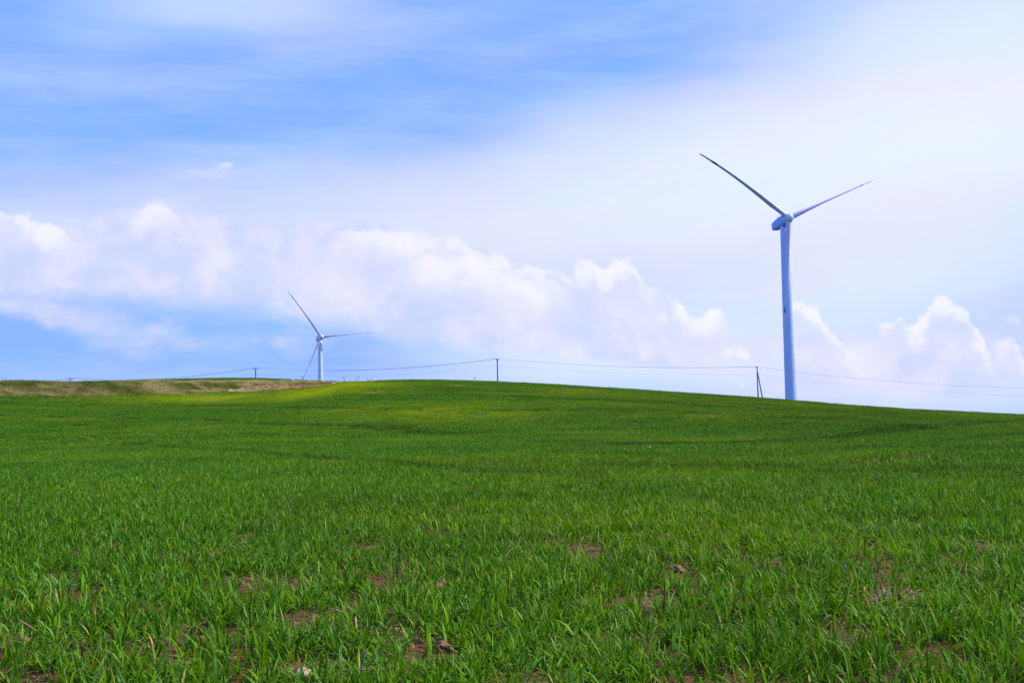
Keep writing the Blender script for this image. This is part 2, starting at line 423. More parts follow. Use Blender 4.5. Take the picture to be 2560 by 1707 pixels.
def mat_leaf(name, colA, colB, yel, dryc, rough=0.5, trans=0.27, glaucous=None):
    """blade colour: A/B drift over the field, paler 'yel' leaves, dead 'dryc' leaves"""
    m, q, b, out = material(name)
    pos = q.n('ShaderNodeNewGeometry').outputs['Position']
    big = q.noise(q.vm('MULTIPLY', pos, (1, 1.6, 0)), 0.055, 5, 0.6)
    fine = q.noise(q.vm('MULTIPLY', pos, (1, 1, 0)), 1.4, 3, 0.5)
    col = q.mix(q.step(q.attr('tint'), 0.1, 0.9), colA, colB)
    t_ = q.attr('tint')
    if glaucous: col = q.mix(q.m('MULTIPLY', q.m('GREATER_THAN', t_, 0.80), q.m('LESS_THAN', t_, 0.965)), col, glaucous)
    col = q.mix(q.step(big, 0.44, 0.66, 0.0, 0.30), col, yel)
    col = q.mix(q.step(fine, 0.62, 0.38, 0.0, 0.3), col, q.mix(1.0, col, (0.55, 0.72, 0.8, 1), blend='MULTIPLY'))
    col = q.mix(q.attr('yel', 'INSTANCER'), col, yel)
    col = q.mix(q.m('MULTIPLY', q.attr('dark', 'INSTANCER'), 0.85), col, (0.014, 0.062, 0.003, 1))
    dead = q.m('GREATER_THAN', q.m('ADD', q.attr('tint'), q.m('MULTIPLY', q.attr('tan', 'INSTANCER'), 0.95)), 0.985)
    col = q.mix(dead, col, dryc)
    # paler towards the tip of an old leaf
    q.put(b.inputs['Base Color'], col); b.inputs['Roughness'].default_value = rough
    b.inputs['Specular IOR Level'].default_value = 0.10
    tr = q.n('ShaderNodeBsdfTranslucent'); q.put(tr.inputs[0], q.mix(1.0, col, (1.25, 1.35, 0.5, 1), blend='MULTIPLY'))
    ms = q.n('ShaderNodeMixShader'); ms.inputs[0].default_value = trans
    m.node_tree.links.new(b.outputs[0], ms.inputs[1]); m.node_tree.links.new(tr.outputs[0], ms.inputs[2])
    m.node_tree.links.new(ms.outputs[0], out.inputs[0])
    return m

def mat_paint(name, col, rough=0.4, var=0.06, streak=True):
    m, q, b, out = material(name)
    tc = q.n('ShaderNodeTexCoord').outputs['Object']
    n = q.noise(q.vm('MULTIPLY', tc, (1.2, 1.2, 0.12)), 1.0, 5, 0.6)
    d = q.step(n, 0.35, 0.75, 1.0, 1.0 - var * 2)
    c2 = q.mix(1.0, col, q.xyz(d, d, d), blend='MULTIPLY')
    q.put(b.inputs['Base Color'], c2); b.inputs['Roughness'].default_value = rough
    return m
def mat_plain(name, col, rough=0.6, scale=4.0, amt=0.3, metal=0.0):
    m, q, b, out = material(name)
    tc = q.n('ShaderNodeTexCoord').outputs['Object']
    n = q.step(q.noise(tc, scale, 5, 0.6), 0.3, 0.7, 1 - amt, 1 + amt)
    q.put(b.inputs['Base Color'], q.mix(1.0, col, q.xyz(n, n, n), blend='MULTIPLY'))
    b.inputs['Roughness'].default_value = rough; b.inputs['Metallic'].default_value = metal
    return m

M_ground = mat_ground()
M_wheat = mat_leaf('wheat_leaf', (0.024, 0.115, 0.001, 1), (0.185, 0.365, 0.0, 1), (0.38, 0.44, 0.0, 1), (0.50, 0.36, 0.12, 1), glaucous=(0.15, 0.36, 0.05, 1))
M_dry = mat_leaf('dry_grass_leaf', (0.38, 0.30, 0.11, 1), (0.12, 0.14, 0.015, 1), (0.14, 0.23, 0.01, 1), (0.52, 0.41, 0.21, 1), 0.6, 0.25)
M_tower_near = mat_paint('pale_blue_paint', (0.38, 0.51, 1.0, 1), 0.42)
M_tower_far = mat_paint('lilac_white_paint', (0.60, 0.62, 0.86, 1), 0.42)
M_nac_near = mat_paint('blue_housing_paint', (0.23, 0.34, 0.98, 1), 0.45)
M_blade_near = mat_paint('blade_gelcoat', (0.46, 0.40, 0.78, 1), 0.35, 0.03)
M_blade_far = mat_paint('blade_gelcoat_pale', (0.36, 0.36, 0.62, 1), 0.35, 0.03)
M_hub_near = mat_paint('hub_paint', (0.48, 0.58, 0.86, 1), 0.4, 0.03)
M_band = mat_plain('dark_blue_band', (0.004, 0.006, 0.16, 1), 0.5, 1, 0.1)
M_band_near = mat_plain('blue_band', (0.02, 0.10, 0.42, 1), 0.5, 1, 0.1)
M_steel = mat_plain('dark_steel', (0.05, 0.05, 0.10, 1), 0.55, 3, 0.2, 0.3)
M_concrete = mat_plain('pole_concrete', (0.16, 0.14, 0.30, 1), 0.85, 2.5, 0.2)
M_strut = mat_plain('strut_wood', (0.14, 0.085, 0.09, 1), 0.85, 2.5, 0.25)
M_ceramic = mat_plain('insulator_glaze', (0.03, 0.03, 0.07, 1), 0.3, 4, 0.1)
M_wire = mat_plain('wire_aluminium', (0.10, 0.14, 0.30, 1), 0.5, 1, 0.1, 0.2)
M_stone = mat_plain('pale_stone', (0.44, 0.36, 0.26, 1), 0.9, 5, 0.25)
M_pinkstone = mat_plain('pink_stone', (0.52, 0.32, 0.22, 1), 0.9, 14, 0.3)
M_clod = mat_plain('soil_clod', (0.21, 0.10, 0.05, 1), 0.95, 9, 0.45)
M_straw = mat_plain('straw', (0.34, 0.19, 0.11, 1), 0.8, 3, 0.35)
M_weed = mat_plain('dead_weed', (0.16, 0.13, 0.17, 1), 0.85, 3, 0.3)

# ------------------------------------------------------------------ ground sheet
def build_ground():
    da = math.radians(0.22); aa = list(np.arange(-0.62, 0.62, da)); aa += list(np.linspace(0.62, 2 * math.pi - 0.62, 60)[:-1])
    rr = np.concatenate([[0.4, 0.8, 1.3, 2, 3], np.arange(4, 10, 0.25), np.geomspace(10, 100, 90), np.arange(101, 175, 0.9), np.geomspace(176, 1850, 60)])
    A, R_ = np.meshgrid(aa, rr, indexing='ij'); X = (R_ * np.sin(A)).ravel(); Y = (R_ * np.cos(A)).ravel()
    Z = height(X, Y) + 0.018 * fbm(X * 3, Y * 3, 11, 4) * (np.hypot(X, Y) < 25)
    bk = bank_mask(X, Y); Z += bk * 0.22 * fbm(X / 2.3, Y / 2.3, 21, 3)
    na, nr = A.shape; V = [(0, 0, 0)] + list(zip(X, Y, Z)); Fs = []
    for i in range(na):
        j = (i + 1) % na; Fs.append((0, 1 + j * nr, 1 + i * nr))
        for k in range(nr - 1):
            Fs.append((1 + i*nr + k, 1 + j*nr + k, 1 + j*nr + k + 1, 1 + i*nr + k + 1))
    o = mesh_obj('ground', V, Fs, M_ground); tag(o, kind='structure')
    me = o.data; r = np.hypot(X, Y)
    for nm, val in (('growth', 0.85 * sm(r, 26, 60)), ('bank', bk), ('scar', scar_mask(X, Y))):
        at_ = me.attributes.new(nm, 'FLOAT', 'POINT'); at_.data.foreach_set('value', np.concatenate([[0], val]).astype(np.float32))
    me.validate()
    return o
ground = build_ground()

# ------------------------------------------------------------------ leaf meshes
def leaf_mesh(name, leaves, mat, segs):
    """leaves: list of dict(base, az, lean, curl, len, wid, tint, twist) -> one mesh"""
    V, Fs, T = [], [], []
    for L in leaves:
        p = np.array(L['base'], float); th = L['lean']; b = len(V)
        for k in range(segs + 1):
            s = k / segs; a = L['az'] + L['twist'] * s
            side = np.array([-math.sin(a), math.cos(a), 0])
            w = L['wid'] * 0.5 * (0.55 + 1.1 * s - 0.15) if s < 0.35 else L['wid'] * 0.5 * (1 - ((s - 0.35) / 0.65)**2.0)
            w = max(w, 0.0004)
            V += [p - side * w, p + side * w]; T += [L['tint']] * 2
            if k < segs:
                th = L['lean'] + L['curl'] * ((k + 0.5) / segs)**1.6
                d = np.array([math.sin(th) * math.cos(L['az']), math.sin(th) * math.sin(L['az']), math.cos(th)])
                p = p + d * L['len'] / segs
                Fs.append((b + 2*k, b + 2*k + 1, b + 2*k + 3, b + 2*k + 2))
    o = mesh_obj(name, V, Fs, mat, link=False)
    t = o.data.attributes.new('tint', 'FLOAT', 'POINT'); t.data.foreach_set('value', np.array(T, np.float32))
    return o
def wheat_leaves(cx, cy, n, R, wmul=1.0, lmul=1.0):
    out = []
    for _ in range(n):
        old = R.random()
        out.append(dict(base=(cx + R.normal(0, .008), cy + R.normal(0, .008), -0.005), az=R.uniform(0, 6.283), lean=abs(R.normal(0.20, 0.40)),
                        curl=R.choice([0.25, 0.8, 1.9], p=[.35, .35, .3]) * R.uniform(.6, 1.3), len=R.uniform(.11, .23) * lmul * (0.7 if old > .8 else 1),
                        wid=R.uniform(.008, .0145) * wmul, tint=R.random() * 0.97 if R.random() > .008 else 0.99, twist=R.normal(0, .9)))
    return out
def coll(name, objs):
    c = bpy.data.collections.new(name)
    for o in objs: c.objects.link(o)
    return c
R1 = np.random.default_rng(3)
def disc(n, rad, R):
    out = []
    while len(out) < n:
        p = R.uniform(-rad, rad, 2)
        if np.hypot(*p) < rad: out.append(p)
    return out
clumps = []
for i in range(10):
    L = []
    for p in disc(13, .21, R1): L += wheat_leaves(p[0], p[1], R1.integers(4, 7), R1, .98, .86)
    clumps.append(leaf_mesh('leaf_clump', L, M_wheat, 5))
for i in range(4):
    clumps.append(leaf_mesh('leaf_tuft', wheat_leaves(0, 0, 6, R1, 1.05, 1.1), M_wheat, 6))
swards = []
for i in range(7):
    L = []
    for p in disc(95, .62, R1): L += wheat_leaves(p[0], p[1], 4, R1, 1.6, 1.0)
    swards.append(leaf_mesh('leaf_sward', L, M_wheat, 3))
drys = []
for i in range(7):
    L = []
    hgt = R1.uniform(.6, 1.25); mixg = R1.uniform(.2, .55)
    for p in disc(55, .6, R1):
        for _ in range(4):
            L.append(dict(base=(p[0], p[1], -0.02), az=R1.uniform(0, 6.28), lean=abs(R1.normal(.15, .3)), curl=R1.uniform(.2, 1.4), len=R1.uniform(.18, .42) * hgt,
                          wid=R1.uniform(.010, .022), tint=R1.uniform(0, .35) if R1.random() > mixg else R1.uniform(.6, .95), twist=R1.normal(0, .5)))
    drys.append(leaf_mesh('dry_tuft', L, M_dry, 3))

def scatter(name, xy, c, nvar, scl, attrs, tilt=0.0, idx=None, zoff=0.0):
    n = len(xy); x, y = xy[:, 0], xy[:, 1]; z = height(x, y) + zoff
    z += bank_mask(x, y) * 0.22 * fbm(x / 2.3, y / 2.3, 21, 3)
    e = 0.6; gx = (height(x + e, y) - height(x - e, y)) / (2 * e); gy = (height(x, y + e) - height(x, y - e)) / (2 * e)
    spin = rng.uniform(0, 2 * math.pi, n)
    me = bpy.data.meshes.new(name); me.vertices.add(n)
    me.vertices.foreach_set('co', np.stack([x, y, z], 1).astype(np.float32).ravel())
    # spin about the axis first, then lean with the slope: euler XYZ applies X, Y, then Z, so lean is given in spun axes
    cs, sn = np.cos(spin), np.sin(spin)
    lx = gx * cs + gy * sn; ly = -gx * sn + gy * cs
    rot = np.stack([np.arctan(ly) + rng.normal(0, tilt, n), -np.arctan(lx) + rng.normal(0, tilt, n), spin], 1)
    a = me.attributes.new('rot', 'FLOAT_VECTOR', 'POINT'); a.data.foreach_set('vector', rot.astype(np.float32).ravel())
    a = me.attributes.new('scl', 'FLOAT_VECTOR', 'POINT'); a.data.foreach_set('vector', scl.astype(np.float32).ravel())
    a = me.attributes.new('pick', 'INT', 'POINT'); a.data.foreach_set('value', (rng.integers(0, nvar, n) if idx is None else idx).astype(np.int32))
    for k, v in attrs.items():
        a = me.attributes.new(k, 'FLOAT', 'POINT'); a.data.foreach_set('value', v.astype(np.float32))
    o = bpy.data.objects.new(name, me); C.objects.link(o)
    ng = bpy.data.node_groups.new(name + '_scatter', 'GeometryNodeTree')
    ng.interface.new_socket('Geometry', in_out='INPUT', socket_type='NodeSocketGeometry')
    ng.interface.new_socket('Geometry', in_out='OUTPUT', socket_type='NodeSocketGeometry')
    N = ng.nodes.new; gi, go = N('NodeGroupInput'), N('NodeGroupOutput'); iop = N('GeometryNodeInstanceOnPoints'); ci = N('GeometryNodeCollectionInfo')
    ci.inputs['Collection'].default_value = c; ci.inputs['Separate Children'].default_value = True; ci.inputs['Reset Children'].default_value = True
    iop.inputs['Pick Instance'].default_value = True
    def na(nm, t):
        q = N('GeometryNodeInputNamedAttribute'); q.data_type = t; q.inputs['Name'].default_value = nm; return q.outputs[0]
    ln = ng.links.new
    ln(gi.outputs[0], iop.inputs['Points']); ln(ci.outputs[0], iop.inputs['Instance'])
    ln(na('pick', 'INT'), iop.inputs['Instance Index']); ln(na('scl', 'FLOAT_VECTOR'), iop.inputs['Scale'])
    er = N('FunctionNodeEulerToRotation'); ln(na('rot', 'FLOAT_VECTOR'), er.inputs[0]); ln(er.outputs[0], iop.inputs['Rotation'])
    ln(iop.outputs[0], go.inputs[0])
    o.modifiers.new('scatter', 'NODES').node_group = ng
    return o

def polar_scatter(r0, r1, dens, amax, R):
    """even random points of a ring sector in front of the camera"""
    n = int(dens * amax * (r1 * r1 - r0 * r0)); r = np.sqrt(R.uniform(r0 * r0, r1 * r1, n)); a = R.uniform(-amax, amax, n)
    return np.stack([r * np.sin(a), r * np.cos(a)], 1)

YELLOW = [(300, 760, 972, 1008, .75), (640, 980, 962, 992, 1.0), (820, 1010, 958, 972, .45), (880, 1370, 1010, 1062, .52), (1500, 2700, 990, 1075, .22), (1300, 1700, 975, 1000, .3), (1900, 2300, 1110, 1150, .15), (1150, 1400, 1015, 1035, .3),
          (380, 620, 985, 1000, .35), (1380, 1800, 985, 1010, .2), (1650, 2050, 1040, 1060, .18), (560, 860, 985, 1003, .3)]
TANS = [(490, 580, 992, 997, .8), (500, 570, 1002, 1007, .6), (900, 960, 980, 986, .55), (1120, 1160, 964, 968, .5), (1200, 1235, 972, 976, .35),
        (1400, 1500, 975, 980, .45), (1280, 1340, 1048, 1055, .5), (1530, 1600, 1084, 1088, .7), (1730, 1820, 1040, 1046, .45), (1500, 1530, 1121, 1124, .5),
        (1920, 1980, 1083, 1088, .5), (2300, 2400, 1070, 1076, .25), (960, 1000, 1084, 1088, .4), (2180, 2460, 1415, 1450, .35), (2500, 2560, 1060, 1070, .3)]
TANL = [([(1860, 1112), (1960, 1106), (2040, 1099), (2090, 1094)], 0.35, .75), ([(2110, 1168), (2200, 1163), (2250, 1158)], 0.30, .85),
        ([(2480, 1117), (2560, 1106)], 0.4, .4), ([(2250, 1158), (2330, 1148)], 0.3, .35)]
DARKL = [([(1330, 1108), (1600, 1117), (1850, 1114), (2100, 1098), (2350, 1070), (2560, 1050)], 0.91, 0.54), ([(1380, 1140), (1700, 1150), (2000, 1146), (2300, 1118), (2560, 1090)], 0.70, 0.40),
         ([(1500, 1172), (1900, 1176), (2200, 1160), (2560, 1128)], 0.56, 0.36), ([(1200, 990), (1600, 1003), (2000, 1032), (2300, 1040)], 1.40, 0.36), ([(1000, 1075), (1300, 1092), (1500, 1094)], 0.84, 0.50), ([(900, 985), (1300, 990), (1700, 1012)], 1.40, 0.32),
         ([(-20, 1094), (326, 1114), (626, 1133), (843, 1158), (1186, 1185), (1460, 1196)], 0.29, 0.59), ([(0, 1040), (400, 1049), (900, 1070), (1300, 1100)], 0.70, 0.54),
         ([(380, 1010), (800, 1021), (1200, 1038)], 1.12, 0.36), ([(1400, 1107), (1750, 1116), (2050, 1110)], 0.56, 0.40), ([(1400, 1078), (1700, 1076)], 0.56, 0.27),
         ([(120, 1060), (600, 1085), (900, 1100)], 0.42, 0.36), ([(1500, 1240), (2000, 1230), (2560, 1205)], 0.24, 0.32), ([(1000, 1016), (1240, 1028), (1700, 1030), (2200, 1060)], 1.05, 0.32), ([(2050, 1190), (2560, 1180)], 0.42, 0.27)]
BARE = [(0, 170, 1600, 1650, 1.2), (190, 330, 1590, 1622, .9), (440, 560, 1600, 1660, .9), (180, 260, 1660, 1707, .7), (700, 900, 1640, 1712, 1.3), (720, 830, 1560, 1605, 1.2), (380, 520, 1660, 1710, .7),
        (970, 1120, 1610, 1650, .9), (1070, 1120, 1455, 1500, 1.0), (950, 1020, 1480, 1510, .9), (590, 660, 1352, 1385, .9), (1440, 1500, 1500, 1520, .7), (1000, 1140, 1495, 1510, .7),
        (1600, 1720, 1590, 1640, .9), (1460, 1500, 1490, 1520, .7), (1680, 1740, 1495, 1525, .9), (2080, 2160, 1500, 1525, .8), (2180, 2280, 1495, 1522, 1.8), (2320, 2500, 1420, 1440, .9), (2100, 2330, 1405, 1432, .5),
        (2060, 2220, 1590, 1640, .7), (2430, 2480, 1545, 1580, .8), (2460, 2540, 1685, 1707, 1.0), (100, 160, 1320, 1345, .5), (1180, 1220, 1315, 1345, .6), (1980, 2100, 1570, 1600, .5), (1950, 2010, 1690, 1707, .6)]

def field_attrs(x, y, R):
    n = len(x)
    yel = np.clip(region(x, y, YELLOW) * (1 + 0.7 * fbm(x / 2.5, y / 6, 31, 3)) + 0.18 * np.clip(fbm(x / 11, y / 26, 33, 3), 0, 1), 0, 1)
    tan = np.clip((region(x, y, TANS) + line_mask(x, y, TANL)) * (1 + 0.6 * R.normal(size=n)), 0, 1)
    slope_dark = .34 * np.clip(region(x, y, [(1500, 2900, 1000, 1120, 1.0)]), 0, 1)  # darker green laid over the far right slope
    # faint drill and wheel lines running across the slope
    ph = (y * 0.95 + x * 0.22 + 1.4 * fbm(x / 18, y / 18, 8, 3)); dl = np.clip(fbm(x / 9, ph / 1.6, 40, 3) * 1.9, 0, 1)
    dark = np.clip(slope_dark + line_mask(x, y, DARKL) * (0.6 + 0.8 * fbm(x / 3, y / 3, 4, 2) + .2) + 0.40 * dl + 0.45 * np.clip(fbm(x / 1.3, y / 2.2, 77, 3), 0, 1), 0, 1) * (1 - .9 * np.clip(yel, 0, 1))
    return yel, tan, dark

if 'nograss' not in QUICK:
    RN = np.random.default_rng(21)
    # near crop: clumps of a few plants, thinned where soil shows
    P = np.concatenate([polar_scatter(2.9, 46, 28, 0.58, RN), polar_scatter(.25, 9, 20, math.pi, RN)]); P = P[(np.hypot(P[:, 0], P[:, 1]) < 2.9) | (np.abs(np.arctan2(P[:, 0], P[:, 1])) > .575) | (np.arange(len(P)) < len(P) * 0 + int(28 * .58 * (46**2 - 2.9**2)))]; Q = polar_scatter(5, 46, 16, 1.05, RN)
    P = np.concatenate([P, Q[np.abs(np.arctan2(Q[:, 0], Q[:, 1])) > .575], polar_scatter(9, 46, 15, .58, RN)]); x, y = P[:, 0], P[:, 1]; r = np.hypot(x, y)
    bare = region(x, y, BARE); nz = fbm(x / .9, y / .9, 51, 3)
    keep = (bare * 1.05 + nz * 0.95 * (1 + 0.5 * (r < 8)) + RN.uniform(-.32, .32, len(x))) < 0.92 + 0.45 * sm(r, 5, 11)
    keep &= line_mask(x, y, TANL) < 0.4 + RN.uniform(-.2, .5, len(x))
    P = P[keep]; x, y = P[:, 0], P[:, 1]; r = np.hypot(x, y); shrink = 1 - .14 * sm(r, 7, 15)
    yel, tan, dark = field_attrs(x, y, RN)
    hs = 0.92 + 0.28 * fbm(x / 1.6, y / 1.6, 61, 3) + 0.14 * dark - 0.35 * np.clip(region(x, y, BARE), 0, 1)
    s = np.clip(hs * RN.uniform(.75, 1.2, len(x)), .4, 1.45); xs = RN.uniform(.9, 1.1, len(x)) * shrink
    scl = np.stack([xs, xs, s * shrink], 1)
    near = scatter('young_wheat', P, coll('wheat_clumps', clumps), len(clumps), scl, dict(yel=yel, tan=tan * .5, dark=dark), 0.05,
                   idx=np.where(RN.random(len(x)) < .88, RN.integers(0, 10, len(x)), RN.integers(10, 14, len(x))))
    tag(near, 'green young wheat leaves covering the near field', 'crop', kind='stuff')
    # further crop
    P = polar_scatter(44, 262, 1.75, 0.72, RN); x, y = P[:, 0], P[:, 1]; r = np.hypot(x, y); a = np.arctan2(x, y); rc = np.interp(a, AR, RR)
    ok = (bank_mask(x, y) < .15) & (scar_mask(x, y) < .3) & ((r < rc + 14) | (a < AZB + .02))
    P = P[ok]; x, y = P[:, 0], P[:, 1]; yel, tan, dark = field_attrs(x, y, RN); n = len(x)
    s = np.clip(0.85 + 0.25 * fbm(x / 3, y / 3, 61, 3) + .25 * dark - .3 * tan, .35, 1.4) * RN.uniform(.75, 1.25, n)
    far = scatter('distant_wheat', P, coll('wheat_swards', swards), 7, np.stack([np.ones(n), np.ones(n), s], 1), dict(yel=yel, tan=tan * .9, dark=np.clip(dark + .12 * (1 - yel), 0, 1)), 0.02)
    tag(far, 'green wheat crop over the hill slope up to the skyline', 'crop', kind='stuff')
    # rough dry grass of the bank
    amin = azel(-60, 980)[0]
    n0 = 26000; a = RN.uniform(amin - .1, AZB + .012, n0); rr = np.interp(a, AR, RR) + RN.uniform(-.3, 33, n0)**1.0
    half = RN.random(n0) < .5; rr[half] = (np.interp(a, AR, RR) + RN.uniform(-.3, 9, n0))[half]
    x, y = rr * np.sin(a), rr * np.cos(a); ok = (bank_mask(x, y) > RN.uniform(.2, .7, n0)) & (scar_mask(x, y) < .08); P = np.stack([x, y], 1)[ok]; x, y = P[:, 0], P[:, 1]; n = len(x)
    gr = np.clip(fbm(x / 4, y / 4, 71, 3) * 1.4 + .1, 0, 1) * (1 - sm(np.hypot(x, y) - np.interp(np.arctan2(x, y), AR, RR), 5, 12))
    s = np.clip(.75 + .5 * fbm(x / 3, y / 3, 72, 3), .35, 1.3)
    dg = scatter('dry_grass', P, coll('dry_tufts', drys), 7, np.stack([s * .9 + .2, s * .9 + .2, s], 1), dict(yel=gr * .45, tan=np.clip(.35 + 1.2 * fbm(x / 1.1, y / 1.1, 91, 4) + .35 * sm(np.arctan2(x, y), azel(300, 960)[0], azel(640, 960)[0]) - gr, 0, 1), dark=np.clip(.08 + 1.3 * fbm(x / .8, y / .8, 95, 3), 0, .8)), .06)
    tag(dg, 'straw coloured rough grass on the bank at the field edge', 'grass', kind='stuff')

# ------------------------------------------------------------------ soil clods and straw litter (uncountable)
def clod_mesh(i):
    import bmesh
    bm = bmesh.new(); bmesh.ops.create_icosphere(bm, subdivisions=3, radius=1.0)
    R = np.random.default_rng(100 + i); ax = R.uniform(.7, 1.3, 3)
    for v in bm.verts:
        c = np.array(v.co); k = 1 + .35 * float(fbm(np.array([c[0] * 1.7 + i]), np.array([c[1] * 1.7 + c[2] * 2.1]), i, 3)[0]) * 2
        v.co = Vector(c * ax * k * (1, 1, .7))
    me = bpy.data.meshes.new('clod'); bm.to_mesh(me); bm.free(); me.materials.append(M_clod)
    return bpy.data.objects.new('clod', me)
def litter_mesh(i):
    R = np.random.default_rng(200 + i); mb = MB()
    for _ in range(9):
        p = R.uniform(-.09, .09, 2); a = R.uniform(0, 6.28); l = R.uniform(.02, .075); h = R.uniform(.003, .02)
        d = np.array([math.cos(a), math.sin(a)]) * l
        mb.tube([(p[0], p[1], h), (p[0] + d[0] * .5, p[1] + d[1] * .5, h + R.uniform(0, .012)), (p[0] + d[0], p[1] + d[1], R.uniform(.002, .025))], R.uniform(.0012, .003), 5)
    o = mb.build('litter', M_straw); C.objects.unlink(o); return o
if 'nograss' not in QUICK:
    RL = np.random.default_rng(5)
    P = polar_scatter(3.2, 17, 42, .58, RL); x, y = P[:, 0], P[:, 1]
    ok = RL.random(len(x)) < .25 + .75 * np.clip(region(x, y, BARE), 0, 1); P = P[ok]; n = len(P)
    s = RL.lognormal(-4.35, .55, n); s = np.clip(s, .004, .045)
    cl = scatter('soil_clods', P, coll('clod_meshes', [clod_mesh(i) for i in range(6)]), 6, np.stack([s, s, s], 1), {}, .4)
    tag(cl, 'reddish brown clods of soil between the near wheat leaves', 'soil clods', kind='stuff')
    P = polar_scatter(3.2, 24, 9, .58, RL); x, y = P[:, 0], P[:, 1]; b = region(x, y, BARE)
    P = P[RL.random(len(x)) < .2 + .8 * np.clip(b, 0, 1)]
    c = ground_hit(2232, 1510); th = RL.uniform(0, 6.28, 90); rad = np.sqrt(RL.random(90))
    P = np.concatenate([P, np.stack([c[0] + .17 * rad * np.cos(th), c[1] + .3 * rad * np.sin(th)], 1)]); n = len(P); s = RL.uniform(.8, 1.5, n)
    st = scatter('straw_litter', P, coll('litter_meshes', [litter_mesh(i) for i in range(6)]), 6, np.stack([s, s, s], 1), {}, .1, zoff=.004)
    tag(st, 'bits of dry straw lying on bare soil among the wheat', 'straw', kind='stuff')

